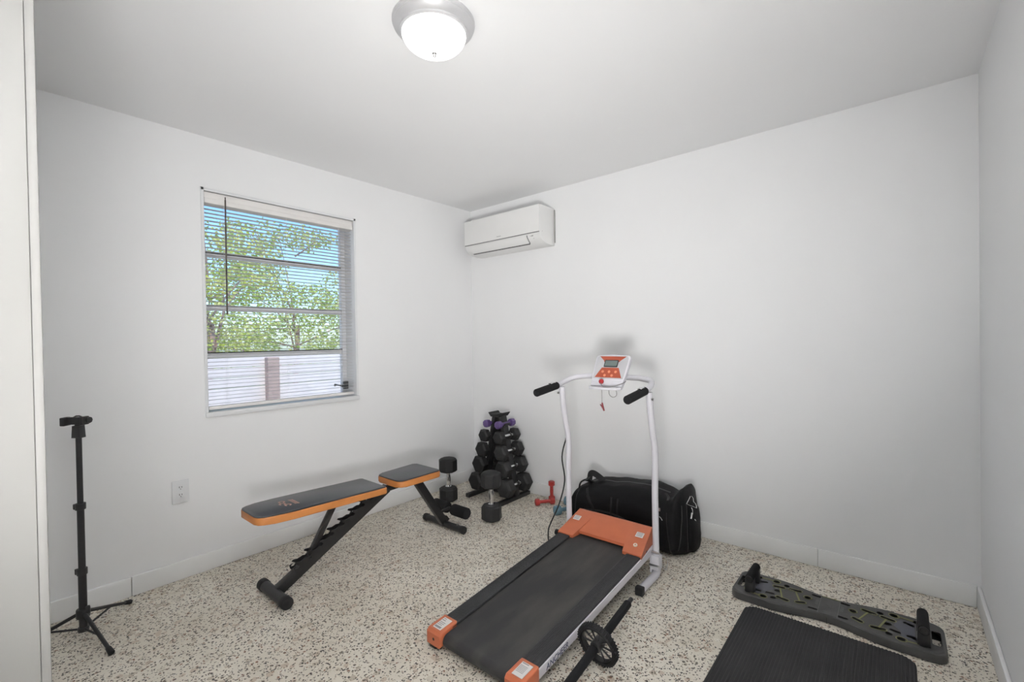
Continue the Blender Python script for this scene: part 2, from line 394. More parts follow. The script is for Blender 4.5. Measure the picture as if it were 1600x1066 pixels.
b = B(); prism(b, [(-.2, 2.066), (-.1965, 2.063), (-.186, 2.036), (-.156, 2.0105), (-.158, 2.008), (-.1895, 2.034)], .185, .80, 'x', .001); obj('louver', b, M_ac, ac)
b = B(); prism(b, [(-.1585, 2.0125), (-.1475, 2.0075), (-.1475, 2.0045), (-.1605, 2.0095)], .185, .80, 'x'); obj('air_slot', b, M_gasket, ac, smooth=0)
b = B(); prism(b, [(-.1995, 2.066), (-.1935, 2.05), (-.191, 2.05), (-.196, 2.066)], .803, .806, 'x'); prism(b, [(-.1935, 2.05), (-.158, 2.009), (-.155, 2.012), (-.191, 2.052)], .803, .806, 'x'); obj('louver_gap', b, M_gasket, ac, smooth=0)
b = B(); box(b, .845, .862, -.1945, -.1925, 2.052, 2.06, .0004); box(b, .835, .839, -.1945, -.1925, 2.053, 2.057); box(b, .86, .866, -.187, -.185, 2.035, 2.039); obj('indicator', b, mat('grey_indicator', (.42, .42, .42), .4), ac)
b = B(); box(b, .9345, .9355, -.0, -.004, 2.02, 2.27); box(b, .125, .935, -.008, 0, 2.02, 2.275); obj('back_plate', b, mat('grey_back_plate', (.35, .35, .34), .5), ac, smooth=0)
b = B(); cyl(b, (.928, -.165, 2.085), (.9295, -.165, 2.085), .003, n=10); obj('screw', b, M_steel, ac)

# ================================================================= TREADMILL
TX0, TX1 = 1.478, 1.983
def zt(y): return .078 + .0856 * (y + 1.70)
tm = thing('treadmill', (1.735, -1.25, 0), 'folding white treadmill with orange hood and black belt in front of duffel bag', 'treadmill')
def slab(bm, x0, x1, y0, y1, dz0, dz1, bev=.002):
    prism(bm, [(y0, zt(y0) + dz0), (y1, zt(y1) + dz0), (y1, zt(y1) + dz1), (y0, zt(y0) + dz1)], x0, x1, 'x', bev)
for x0, x1 in ((TX0, TX0 + .014), (TX1 - .014, TX1)):
    b = B(); slab(b, x0, x1, -1.70, -.58, -.043, -.008); sr = obj('side_rail', b, M_white, tm)
for x0, x1 in ((TX0 + .002, TX0 + .077), (TX1 - .083, TX1 - .006)):
    b = B(); slab(b, x0, x1, -1.70, -.72, -.012, .0, .003)
    for k in range(9):
        xx = x0 + .009 + k * (x1 - x0 - .018) / 8; slab(b, xx - .0022, xx + .0022, -1.66, -.74, -.001, .0012, 0)
    obj('foot_rail', b, M_deck, tm)
b = B(); bx0, bx1 = TX0 + .081, TX1 - .087; loop = []
R = .027; yc = -1.728; zc = zt(-1.728) - .008 - R
th = math.atan(.0856)
for k in range(11):
    t = PI / 2 + th + PI * k / 10; loop.append((yc + R * math.cos(t), zc + R * math.sin(t)))
yA = -.62; loop = [(yA, zt(yA) - .008)] + loop + [(yA, zt(yA) - .008 - 2 * R)]
loop += [(p[0] + (.003 if i in (0, 12) else 0), p[1]) for i, p in enumerate([])]
n = len(loop)
inner = []
for i, p in enumerate(loop):
    if i == 0: inner.append((p[0], p[1] - .003))
    elif i == n - 1: inner.append((p[0], p[1] + .003))
    else: inner.append((yc + (p[0] - yc) * .88, zc + (p[1] - zc) * .88))
rings(b, [[(x, q[0], q[1]) for q in loop + inner[::-1]] for x in (bx0, bx1)])
obj('running_belt', b, M_belt, tm)
b = B(); slab(b, bx0 + .005, bx1 - .005, -1.69, -.66, -.055, -.014, 0); slab(b, TX0 + .014, TX1 - .014, -1.66, -.62, -.05, -.045, 0); obj('deck', b, M_plastic, tm)
M_sticker = mat('white_sticker', (.68, .67, .66), .5)
M_stickerink = mat('sticker_print', (.25, .25, .26), .5)
for s, (x0, x1) in enumerate(((TX0 - .006, TX0 + .077), (TX1 - .083, TX1 + .002))):
    b = B(); y0, y1 = -1.768, -1.668
    prism(b, [(y0, .018), (y1, .03), (y1, zt(y1) + .004), (y0 + .012, zt(y0) + .006), (y0, zt(y0) - .006)], x0, x1, 'x', .006, 3); ec = obj('end_cap', b, M_orange, tm)
    zz_ = zt(-1.715) + .006
    b = B(); slab(b, x0 + .02, x1 - .018, -1.748, -1.682, .004, .0066, 0); st = obj('warning_sticker', b, M_sticker, ec, smooth=0)
    b = B()
    if s == 0: rows = [(-1.744, .010, .9), (-1.728, .003, .7), (-1.72, .003, .8), (-1.712, .003, .8), (-1.700, .004, .5), (-1.690, .003, .4)]
    else: rows = [(-1.689, .004, .7), (-1.70, .002, .8), (-1.706, .002, .8), (-1.712, .002, .8), (-1.718, .002, .8), (-1.724, .002, .8), (-1.730, .002, .8)]
    for (yy, hh, ww) in rows:
        slab(b, x0 + .023, x0 + .023 + (x1 - x0 - .044) * ww, yy, yy + hh, .0066, .007, 0)
    obj('sticker_print', b, M_stickerink, st, smooth=0)
    b = B(); cyl(b, (x0 + .045, y0 - .0005, .045), (x0 + .045, y0 + .01, .045), .006, n=14); obj('bolt_hole', b, M_gasket, ec)
    b = B(); box(b, x0 + .012, x0 + .05, y0 + .006, y0 + .05, 0, .026, .004); obj('rubber_foot', b, M_rubber, tm)
# orange motor hood
def hood(bm, x0, x1, ye, ze, xa, xb):
    """rear edge (ye,ze) over x0..x1, ridge over xa..xb"""
    def sec(x, xr): return [(x, ye, ze - .012), (x, ye, ze), (xr, -.632, .238), (xr, -.615, .243), (xr, -.600, .238), (xr, -.53, .17), (xr, -.56, zt(-.56) - .01), (x, ye, zt(ye) - .012)]
    rings(bm, [sec(x0, xa), sec(x1, xb)])
b = B()
hx0, hx1 = TX0 - .003, TX1 + .0
xm0, xm1 = hx0 + .098, hx1 - .105
def ridge(x): return 1.505 + (x - hx0) / (hx1 - hx0) * (1.962 - 1.505)
hood(b, hx0, xm0, -.806, zt(-.806) + .007, ridge(hx0), ridge(xm0) + .03)
hood(b, xm1, hx1, -.806, zt(-.806) + .007, ridge(xm1) - .03, ridge(hx1))
def sec2(x, xr): return [(x, -.757, zt(-.757) + .002), (x, -.757, zt(-.757) + .018), (x, -.745, zt(-.745) + .024), (xr, -.632, .239), (xr, -.615, .2436), (xr, -.60, .2385), (xr, -.53, .171), (x, -.6, .15)]
rings(b, [sec2(xm0 - .0, ridge(xm0)), sec2(xm1 + .0, ridge(xm1))])
bmesh.ops.bevel(b, geom=[e for e in b.edges if e.calc_length() > .06 and e.is_manifold and e.calc_face_angle(0) > .5], offset=.003, segments=2, affect='EDGES')
hd = obj('motor_hood', b, M_orange, tm)
def on_hood(x0, x1, s0, s1, h0, h1, bm):
    """small plate on the wing slope; s runs 0..1 from rear edge to ridge"""
    A = Vector((0, -.806, zt(-.806) + .007)); C = Vector((0, -.632, .238)); nrm = Vector((0, -(C.z - A.z), C.y - A.y)).normalized()
    p = [A + (C - A) * s0 + nrm * h0, A + (C - A) * s1 + nrm * h0, A + (C - A) * s1 + nrm * h1, A + (C - A) * s0 + nrm * h1]
    prism(bm, [(q.y, q.z) for q in p], x0, x1, 'x')
for x in (1.510, 1.900):
    b = B(); on_hood(x, x + .042, .60, .78, .0008, .0016, b); sk = obj('small_sticker', b, M_sticker, hd, smooth=0)
    b = B()
    for k in range(3): on_hood(x + .004, x + .036, .635 + k * .05, .655 + k * .05, .0016, .002, b)
    obj('sticker_print', b, M_stickerink, sk, smooth=0)
A = Vector((1.927, -.806, zt(-.806) + .007)); C = Vector((1.927, -.632, .238)); nn = Vector((0, -(C.z - A.z), C.y - A.y)).normalized(); pc = A + (C - A) * .30
b = B(); cyl(b, pc, pc + nn * .006, .011, n=18, bev=.001); sw = obj('power_switch', b, mat('switch_ivory', (.75, .7, .6), .35), hd)
b = B(); cyl(b, pc + nn * .006, pc + nn * .0064, .004, n=12); obj('switch_mark', b, M_orange, sw)
# uprights, feet
XL, XR, YP = 1.462, 2.0, -.69
for x in (XL, XR):
    s = -1 if x == XL else 1
    b = B(); tube(b, smooth_path([(x, -.662, .05), (x, -.665, .2), (x, -.668, .45), (x, -.662, .66), (x, -.69, .78), (x, -.715, .90), (x, -.725, .985)], 4), .0165, 16)
    up = obj('upright', b, M_white, tm)
    b = B(); tube(b, smooth_path([(x, -.662, .10), (x, -.655, .05), (x, -.67, .024), (x, -.72, .0205), (x, -.86, .0205)], 4), .0195, 16)
    ft = obj('floor_tube', b, M_white, tm)
    b = B(); box(b, x - .021, x + .021, -.882, -.85, .0, .042, .006); obj('rubber_foot', b, M_rubber, ft)
    b = B(); prism(b, rounded(-.69, -.64, .03, .16, .012), x - s * .024, x - s * .0165, 'x', .001); box(b, x - .024, x + .024, -.688, -.640, .05, .125, .004); obj('bracket', b, M_white, tm)
    for (yy, z_) in ((-.682, .078), (-.675, .145)):
        b = B(); cyl(b, (x - .027, yy - .01, z_), (x + .027, yy - .01, z_), .0055, n=8); obj('bolt', b, M_steel, tm)
    b = B(); cyl(b, (x, -.73, .955), (x + s * .024, -.73, .95), .003, n=8); cyl(b, (x + s * .018, -.73, .95), (x + s * .027, -.73, .949), .007, n=10); obj('bolt', b, M_steel, tm)
b = B(); hp = [(XL, -.965, .975), (XL, -.88, .985), (XL, -.77, .998), (XL + .004, -.69, 1.018), (XL + .03, -.635, 1.035), (XL + .09, -.612, 1.043), (1.6, -.606, 1.046), (1.735, -.604, 1.047), (1.87, -.606, 1.046), (XR - .09, -.612, 1.043), (XR - .03, -.635, 1.035), (XR - .004, -.69, 1.018), (XR, -.77, .998), (XR, -.88, .985), (XR, -.965, .975)]
tube(b, smooth_path(hp, 5), .0155, 16); obj('handlebar', b, M_white, tm)
for x in (XL, XR):
    b = B(); cyl(b, (x, -.775, .997), (x, -.975, .9725), .0215, n=20, bev=.003); gr = obj('grip', b, M_foam, tm)
    b = B()
    tube(b, [(x - .001, -.80, 1.0155), (x, -.82, 1.0165), (x, -.845, 1.012)], .004, 8, w=.011); obj('pulse_sensor', b, M_chrome, gr)
# console
cc = Vector((1.743, -.652, 1.078)); tilt = math.atan2(.10, .165)   # panel leans back
MC = Matrix.Translation(cc) @ Matrix.Rotation(-tilt, 4, 'X')         # local: x right, z up the panel, -y towards the runner
def cprism(bm, poly, y0, y1, bev=0):
    b2 = B(); prism(b2, poly, y0, y1, 'y', bev); b2.transform(MC)
    me = bpy.data.meshes.new('tmp'); b2.to_mesh(me); b2.free(); bm.from_mesh(me); bpy.data.meshes.remove(me)
b = B(); cprism(b, [(-.095, -.095), (.095, -.095), (.1, -.04), (.108, .085), (.098, .1), (.0, .103), (-.098, .1), (-.108, .085), (-.1, -.04)], -.012, .012, .005)
cons = obj('console', b, M_white, tm)
M_bez = mat('console_grey', (.5, .5, .52), .4); M_cor = mat('console_orange', (.38, .075, .035), .4)
b = B(); cprism(b, [(-.092, -.05), (.092, -.05), (.098, .08), (.088, .092), (-.088, .092), (-.098, .08)], -.0135, -.0118); bz = obj('console_face', b, M_bez, cons, smooth=0)
b = B(); cprism(b, [(-.082, .09), (.082, .09), (.05, .062), (.048, .055), (-.048, .055), (-.05, .062)], -.0145, -.0134); cprism(b, [(-.052, .018), (.052, .018), (.082, -.044), (-.082, -.044)], -.0145, -.0134); obj('orange_panel', b, M_cor, cons, smooth=0)
b = B(); cprism(b, rounded(-.042, .042, .022, .066, .003), -.017, -.0144); db = obj('display_bezel', b, M_plastic, cons, smooth=0)
b = B(); cprism(b, [(-.037, .027), (.037, .027), (.037, .061), (-.037, .061)], -.0176, -.0168); obj('display', b, mat('lcd_grey', (.16, .20, .19), .25), db, smooth=0)
M_btn = mat('button_orange', (.75, .28, .16), .4)
for (px, pz_) in ((-.04, -.008), (0, -.008), (.04, -.008), (-.022, -.031), (.022, -.031)):
    b = B(); cprism(b, [(px + .008 * math.cos(t * PI / 6), pz_ + .008 * math.sin(t * PI / 6)) for t in range(12)], -.0165, -.0143); obj('button', b, M_btn, cons)
b = B(); arc = [(-.092, 0), (-.097, -.03), (-.085, -.052), (-.045, -.066), (0, -.07), (.045, -.066), (.085, -.052), (.097, -.03), (.092, 0)]
b2 = B(); prism(b2, arc, -.006, .008, 'z', .003); b2.transform(Matrix.Translation((1.743, -.695, .992))); me = bpy.data.meshes.new('t'); b2.to_mesh(me); b2.free(); b.from_mesh(me)
box(b, 1.653, 1.833, -.70, -.672, .99, 1.03, .006); obj('tray', b, M_white, cons)
M_red = mat('safety_key_red', (.42, .03, .035), .4)
b = B(); cyl(b, (1.722, -.713, 1.03), (1.722, -.728, 1.026), .0135, n=20, bev=.003); sk = obj('safety_key', b, M_red, tm)
b = B(); tube(b, smooth_path([(1.722, -.727, 1.02), (1.75, -.75, 1.004), (1.80, -.735, 1.006), (1.838, -.70, 1.02), (1.842, -.665, 1.03)], 5), .0025, 6)
tube(b, smooth_path([(1.80, -.70, .985), (1.803, -.70, .955), (1.782, -.70, .942), (1.760, -.70, .955), (1.757, -.70, .985)], 5), .0018, 6)
cyl(b, (1.713, -.70, .985), (1.714, -.70, .905), .0018, n=6); obj('key_cord', b, mat('grey_cord', (.25, .24, .24), .5), tm)
b = B(); tube(b, [(1.714, -.70, .907), (1.716, -.70, .89), (1.726, -.70, .862)], [.004, .006, .0045], 8); tube(b, [(1.702, -.70, .897), (1.712, -.70, .885), (1.718, -.70, .875)], .003, 6); obj('clip', b, mat('clip_maroon', (.2, .012, .02), .4), tm)
# cord and transport wheel
b = B(); cpath = smooth_path([(XL - .004, -.66, .665), (XL - .022, -.655, .66), (XL - .050, -.66, .55), (XL - .030, -.665, .41), (XL - .055, -.69, .27), (XL - .095, -.72, .16), (XL - .10, -.745, .11), (XL - .07, -.775, .06), (XL - .02, -.765, .07), (TX0 + .02, -.72, .09)], 6)
tube(b, cpath, .004, 8); cyl(b, (XL - .003, -.66, .668), (XL - .02, -.658, .662), .008, n=10); obj('power_cord', b, M_rubber, tm)
for x in (TX0 - .022,):
    b = B(); cyl(b, (x, -.80, .15), (x + .018, -.80, .15), .016, n=20, bev=.002); obj('hinge_knob', b, M_rubber, tm)
b = B(); tube(b, smooth_path([(XR + .015, -.62, .11), (XR + .035, -.60, .08), (XR + .03, -.61, .03), (XR + .01, -.60, .045)], 5), .0022, 6); obj('latch_wire', b, M_steel, tm)
def text_mesh(s, size, M, name, m, parent, depth=.0006, shear=0):
    c = bpy.data.curves.new(name, 'FONT'); c.body = s; c.size = size; c.extrude = depth; c.shear = shear
    to = bpy.data.objects.new(name, c); COL.objects.link(to); bpy.context.view_layer.update()
    me = bpy.data.meshes.new_from_object(to.evaluated_get(bpy.context.evaluated_depsgraph_get()))
    bpy.data.objects.remove(to); b = B(); b.from_mesh(me); b.transform(M)
    return obj(name, b, m, parent, smooth=0)
ty = -1.625
MT = Matrix.Translation((TX1 + .0004, ty, zt(ty) - .038)) @ Matrix(((0, 0, 1, 0), (1, 0, 0, 0), (0, 1, 0, 0), (0, 0, 0, 1))) @ Matrix.Rotation(math.atan(.0856), 4, 'Z')
text_mesh('ANCHEER', .033, MT, 'lettering', mat('navy_print', (.03, .04, .10), .4), sr, shear=.15)

# ================================================================= WEIGHT BENCH
BX = .61
bn = thing('weight_bench', (BX, -1.55, 0), 'folding weight bench with black padded top and tan orange sides under the window', 'bench')
M_pad = mat('bench_black_vinyl', (.046, .050, .058), .36, spec=.6, var=.12, vscale=6, bump=.15, bscale=120)
M_tan = mat('bench_tan_vinyl', (.52, .20, .055), .45, var=.08, vscale=18)
def pad(name, outline, zf, th):
    def lift(bm):
        for v in bm.verts: v.co.z += zf(v.co.y)
    b = B(); prism(b, outline, -th, -.006, 'z', .006, 2); lift(b); p = obj(name, b, M_tan, bn)
    cx = sum(q[0] for q in outline) / len(outline); cy = sum(q[1] for q in outline) / len(outline)
    ins = [(cx + (q[0] - cx) * (1 - .004 / .13), cy + (q[1] - cy) * .99) for q in outline]
    b = B(); prism(b, ins, -.0075, .0, 'z', .005, 2); lift(b); obj('vinyl_top', b, M_pad, p, smooth=50); return p
def ztb(y): return .440 + (-1.44 - y) * .035
x0, x1 = BX - .135, BX + .135
back = [(x1 - .0, -1.455), (x1 - .012, -1.443), (x0 + .012, -1.443), (x0, -1.455), (x0 + .0, -1.97), (x0 + .008, -2.06), (x0 + .018, -2.105), (x0 + .034, -2.127), (x0 + .06, -2.136), (x1 - .06, -2.136), (x1 - .034, -2.127), (x1 - .018, -2.105), (x1 - .008, -2.06), (x1, -1.97)]
bp = pad('back_pad', back, ztb, .042)
seat = rounded(x0, x1, -1.355, -1.045, [.02, .02, .045, .045]); seat = [(q[0] + (BX - q[0]) * max(0, (-1.2 - q[1])) * .5, q[1]) for q in seat]
pad('seat_pad', seat, lambda y: .441 + (y + 1.355) * .008, .042)
# printed emblem: three linked loops and a line of small letters
M_logo = mat('emblem_print', (.52, .30, .24), .5)
b = B()
for (cx, cy) in ((BX - .035, -1.962), (BX - .003, -1.972), (BX + .030, -1.958)):
    pts = [(cx + .013 * math.cos(t), cy + .013 * math.sin(t)) for t in [PI * 2 * k / 9 + .4 for k in range(8)]]
    strip2(b, pts, .006, 0)
for k in range(6):
    xx = BX - .04 + k * .015; strip2(b, [(xx, -1.925), (xx + .003, -1.907)], .005, 0); strip2(b, [(xx + .003, -1.907), (xx + .009, -1.910)], .004, 0)
for v in b.verts: v.co.z += ztb(v.co.y) + .0002
obj('emblem', b, M_logo, bp, smooth=0)
def bar(bm, p0, p1, wx, h, bev=.003):
    p0, p1 = Vector(p0), Vector(p1); d = p1 - p0; L = d.length
    Mx = Matrix.Translation(p0) @ Matrix.Rotation(math.atan2(d.z, d.y), 4, 'X')
    box(bm, -wx / 2, wx / 2, 0, L, -h / 2, h / 2, bev, 2, Mx)
def foot_tube(yc, zc, r, half, cap):
    b = B(); cyl(b, (BX - half, yc, zc), (BX + half, yc, zc), r, n=24); o = obj('floor_bar', b, M_black, bn)
    for s in (-1, 1):
        b = B(); cyl(b, (BX + s * (half - cap), yc, zc), (BX + s * (half + .006), yc, zc), r + .003, n=24, bev=.004); obj('end_cap', b, M_rubber, o)
foot_tube(-2.02, .029, .026, .142, .035); foot_tube(-.912, .026, .021, .195, .03)
b = B(); bar(b, (BX, -2.005, .035), (BX, -1.36, .385), .04, .05); obj('main_leg', b, M_black, bn)
# toothed adjustment plates riding on the main leg
lp = Vector((0, -1.36 + 2.005, .385 - .035)).normalized(); ln = Vector((0, -lp.z, lp.y))
L0 = .13
def leg(s, h): q = Vector((0, -2.005, .035)) + lp * s + ln * h; return (q.y, q.z)
teeth = [leg(.11, .0), leg(.60, .0), leg(.60, .03), leg(.575, .034), leg(.565, .052), leg(.545, .058), leg(.55, .036), leg(.535, .03), leg(.52, .05), leg(.505, .055)]
prof = [(.60, -.02), (.60, .03)]
s = .585
while s > .13:
    prof += [(s, .045), (s - .022, .060), (s - .030, .056), (s - .018, .036), (s - .032, .030), (s - .046, .040)]; s -= .072
prof += [(.125, .045), (.105, .05), (.10, .03), (.115, -.02)]
b = B()
for xs in (-1, 1):
    prism(b, [leg(*q) for q in prof], BX + xs * .0205, BX + xs * .0245, 'x')
obj('ladder_plate', b, M_black, bn, smooth=0)
b = B(); bar(b, (BX, -1.84, .15), (BX, -1.685, .405), .024, .03); cyl(b, (BX - .032, -1.842, .148), (BX + .032, -1.842, .148), .007, n=12); obj('support_strut', b, M_black, bn)
b = B(); bar(b, (BX, -2.02, .413), (BX, -1.43, .388), .036, .025); obj('back_frame', b, M_black, bn)
b = B(); bar(b, (BX, -1.44, .378), (BX, -1.08, .388), .038, .03); obj('seat_frame', b, M_black, bn)
b = B(); cyl(b, (BX - .034, -1.395, .379), (BX + .034, -1.395, .379), .009, n=14, bev=.002); obj('hinge_bolt', b, M_steel, bn)
b = B(); bar(b, (BX, -1.145, .385), (BX, -.915, .035), .036, .05); obj('rear_leg', b, M_black, bn)
b = B(); prism(b, [(-.90, .03), (-.945, .085), (-.895, .075), (-.872, .045)], BX - .012, BX + .012, 'x'); obj('gusset', b, M_black, bn, smooth=0)
b = B(); cyl(b, (BX - .02, -.935, .10), (BX - .02, -.84, .108), .01, n=12); cyl(b, (BX - .155, -.85, .108), (BX + .155, -.85, .108), .008, n=12); obj('roller_axle', b, M_black, bn)
for s in (-1, 1):
    b = B(); cyl(b, (BX + s * .025, -.85, .108), (BX + s * .165, -.85, .108), .038, n=24, bev=.008); obj('foam_roller', b, M_foam, bn)
b = B(); cyl(b, (BX + .135, -.912, .044), (BX + .135, -.912, .054), .007, n=8); obj('adjuster_screw', b, M_steel, bn)

# ================================================================= DUMBBELLS
def dumbbell(name, L, r, hl, n=6, m=M_rubber, mh=M_chrome, label=None, cat='dumbbell', group=None, hr=.0155, rot=0, loc=(0, 0, 0), euler=(0, 0, 0), small=False, mh2=None):
    """axis along local y, centred on the origin; L overall length, hl length of each head"""
    t = thing(name, loc, label, cat, group); t.rotation_mode = 'XYZ'; t.rotation_euler = euler
    for s in (-1, 1):
        b = B(); a = s * (L / 2 - hl); e = s * L / 2; ch = (.012 + .1 * r) if not small else .006
        prof = [(a, r * .80), (a + s * ch * .6, r), (e - s * ch * .7, r), (e - s * .002, r * .78), (e, r * .70)]
        rings(b, [[(q * math.cos(2 * PI * i / n + rot), y, q * math.sin(2 * PI * i / n + rot)) for i in range(n)] for y, q in prof])
        bmesh.ops.recalc_face_normals(b, faces=b.faces[:])
        if not small: bmesh.ops.bevel(b, geom=[e_ for e_ in b.edges if e_.calc_face_angle(0) > .3], offset=.002, segments=1, affect='EDGES')
        obj('head', b, m, t, world=False, smooth=14 if not small else 28)
    b = B(); gl = L / 2 - hl
    if small: prof = [(-gl, hr * 1.1), (-gl * .6, hr * .95), (0, hr * 1.05), (gl * .6, hr * .95), (gl, hr * 1.1)]
    else:
        prof = [(-gl - .004, hr * 1.35), (-gl + .008, hr * 1.35), (-gl + .010, hr * .9), (-gl + .016, hr * .82), (-gl * .55, hr * .92), (0, hr * 1.08), (gl * .55, hr * .92), (gl - .016, hr * .82), (gl - .010, hr * .9), (gl - .008, hr * 1.35), (gl + .004, hr * 1.35)]
    rings(b, [[(q * math.cos(2 * PI * i / 18), y, q * math.sin(2 * PI * i / 18)) for i in range(18)] for y, q in prof])
    obj('handle', b, mh, t, world=False)
    return t
# rack
RX, RY = .483, -.19
rk = thing('dumbbell_rack', (RX, RY, 0), 'black steel A-frame rack in the corner holding five tiers of dumbbells', 'rack')
tiers = [(.595, .063, .15), (.492, .080, .18), (.376, .103, .20), (.254, .128, .23), (.112, .156, .27)]
for s in (-1, 1):
    b = B(); box(b, RX + s * .168 - .021, RX + s * .168 + .021, -.405, -.035, 0, .03, .004); ft = obj('foot', b, M_black, rk)
    for yy in (-.385, -.06):
        b = B(); cyl(b, (RX + s * .168, yy, .029), (RX + s * .168, yy, .033), .006, n=10); obj('bolt', b, M_black, ft)
    b = B(); p0 = Vector((RX + s * .165, RY, .02)); p1 = Vector((RX + s * .035, RY, .645)); d = p1 - p0
    Mx = Matrix.Translation(p0) @ Matrix.Rotation(math.atan2(d.x, d.z), 4, 'Y'); box(b, -.018, .018, -.03, .03, 0, d.length, .003, 2, Mx); obj('upright', b, M_black, rk)
    for z, dx, L in tiers:      # cupped cradle under each handle
        cx = RX + s * dx; pts = []
        for k in range(9):
            a = PI + PI * k / 8; pts.append((cx + .0215 * math.cos(a), z + .0215 * math.sin(a)))
        for k in range(8, -1, -1):
            a = PI + PI * k / 8; pts.append((cx + .0260 * math.cos(a), z + .0260 * math.sin(a)))
        b = B(); prism(b, pts, RY - .032, RY + .032, 'y'); 
        ux = RX + s * (.165 - .13 * (z - .02) / .625)
        bar_x0, bar_x1 = sorted((cx, ux)); box(b, bar_x0 - .004, bar_x1 + .004, RY - .02, RY + .02, z - .034, z - .0235)
        obj('cradle', b, M_black, rk)
b = B(); box(b, RX - .14, RX + .14, RY - .015, RY + .015, .018, .045, .003); box(b, RX - .05, RX + .05, RY - .02, RY + .02, .635, .655, .003); obj('cross_brace', b, M_black, rk)
b = B()
prism(b, [(RX - .066, .675), (RX - .062, .679), (RX - .036, .652), (RX + .036, .652), (RX + .062, .679), (RX + .066, .675), (RX + .04, .645), (RX - .04, .645)], RY - .06, RY + .06, 'y'); box(b, RX - .038, RX + .030, RY - .07, RY + .03, .652, .668, .006)
obj('top_tray', b, M_rubber2, rk)
rad = [.026, .055, .065, .072, .078]; hl = [.04, .060, .066, .074, .086]
M_purple = mat('purple_vinyl', (.105, .06, .20), .38, spec=.6)
ordn = ['second-highest', 'third', 'fourth', 'lowest']
for i, (z, dx, L) in enumerate(tiers):
    for s, side in ((-1, 'left'), (1, 'right')):
        if i == 0:
            dumbbell('dumbbell', .205, .031, .045, 8, M_purple, M_purple, f'small purple dumbbell on the {side} side of the rack\'s top tier', rot=PI / 8, hr=.013, loc=(RX + s * dx, RY, z - .006), group='purple dumbbells on the rack', small=True)
        else:
            Lt = [0, .245, .26, .275, .30][i]
            if s < 0: lab = f'black hex dumbbell on the left side of the rack, {ordn[i-1]} tier'
            else: lab = f'black hex dumbbell with chrome handle on the right side of the rack, {ordn[i-1]} tier'
            dumbbell('dumbbell', Lt, rad[i], hl[i], 6, M_rubber2 if s > 0 else M_rubber, M_chrome, lab, group='hex dumbbells on the rack', hr=.0155, rot=0, loc=(RX + s * dx, RY, z))
# two big dumbbells standing on end
dumbbell('dumbbell', .338, .074, .108, 8, M_rubber, M_chrome, 'large black dumbbell standing on end between the bench seat and the left wall', hr=.018, rot=PI / 8, loc=(.247, -.545, .169), euler=(PI / 2, 0, .2), group='large dumbbells standing on the floor')
dumbbell('dumbbell', .342, .072, .110, 8, M_rubber2, M_chrome, 'large black dumbbell standing on end on the floor in front of the rack', hr=.018, rot=PI / 8, loc=(.785, -.625, .171), euler=(PI / 2, 0, .5), group='large dumbbells standing on the floor')
M_dred = mat('red_vinyl', (.36, .035, .03), .4, spec=.5)
M_dblue = mat('blue_vinyl', (.13, .24, .30), .45, spec=.4)
dumbbell('dumbbell', .155, .0265, .036, 8, M_dred, M_dred, 'small red dumbbell lying on the floor beside the rack', rot=PI / 8, hr=.013, loc=(.905, -.155, .025), euler=(0, 0, -math.radians(37)), group='small red dumbbells', small=True)
dumbbell('dumbbell', .155, .0255, .036, 8, M_dred, M_dred, 'small red dumbbell standing upright against the back wall baseboard', rot=PI / 8, hr=.013, loc=(.897, -.052, .0775), euler=(PI / 2, 0, 0), group='small red dumbbells', small=True)
dumbbell('dumbbell', .19, .034, .05, 8, M_dblue, M_dblue, 'blue dumbbell lying behind the treadmill\'s left post, the nearer of two', rot=PI / 8, hr=.014, loc=(1.13, -.20, .032), euler=(0, 0, -math.radians(30)), group='small blue dumbbells', small=True)
dumbbell('dumbbell', .19, .034, .05, 8, M_dblue, M_dblue, 'blue dumbbell lying against the baseboard, behind the other blue one', rot=PI / 8, hr=.014, loc=(1.12, -.052, .032), euler=(0, 0, -math.radians(88)), group='small blue dumbbells', small=True)

# ================================================================= PHONE TRIPOD
TPX, TPY = .252, -2.673
tp = thing('phone_tripod', (TPX, TPY, 0), 'black telescopic phone tripod standing by the left wall', 'tripod')
for (r, z0_, z1_) in ((.0145, .03, .29), (.0125, .28, .575), (.0105, .565, .88)):
    b = B(); cyl(b, (TPX, TPY, z0_), (TPX, TPY, z1_), r, n=18); obj('pole_section', b, M_black, tp)
side = Vector((-r_.x, -r_.y, 0)).normalized()
for z_ in (.287, .572):
    b = B(); cyl(b, (TPX, TPY, z_ - .014), (TPX, TPY, z_ + .014), .0185, n=18, bev=.002)
    q = Vector((TPX, TPY, z_)) + side * .022; box(b, q.x - .008, q.x + .008, q.y - .008, q.y + .008, z_ - .013, z_ + .01, .003); obj('lock_collar', b, M_plastic, tp)
b = B(); cyl(b, (TPX, TPY, .085), (TPX, TPY, .125), .024, n=18, bev=.004); cyl(b, (TPX, TPY, .026), (TPX, TPY, .045), .020, n=18, bev=.003)
q = Vector((TPX, TPY, .12)) - side * .02; box(b, q.x - .008, q.x + .008, q.y - .008, q.y + .008, .105, .135, .003); obj('leg_hub', b, M_plastic, tp)
for tx, ty_ in ((.092, -2.488), (.508, -2.620), (.165, -2.868)):
    d = Vector((tx - TPX, ty_ - TPY, 0)); e = d.normalized()
    a = Vector((TPX, TPY, .103)) + e * .018; tip = Vector((tx, ty_, .012))
    b = B(); tube(b, [a, a.lerp(tip, .5), tip], .0075, 12); lg = obj('leg', b, M_black, tp)
    b = B(); dd = (tip - a).normalized(); cyl(b, tip - dd * .03, tip + dd * .004, .0098, .0115, n=14, bev=.002); obj('rubber_foot', b, M_rubber, lg)
    b = B(); cyl(b, Vector((TPX, TPY, .036)) + e * .012, a.lerp(tip, .55), .0045, n=8); obj('leg_brace', b, M_black, lg)
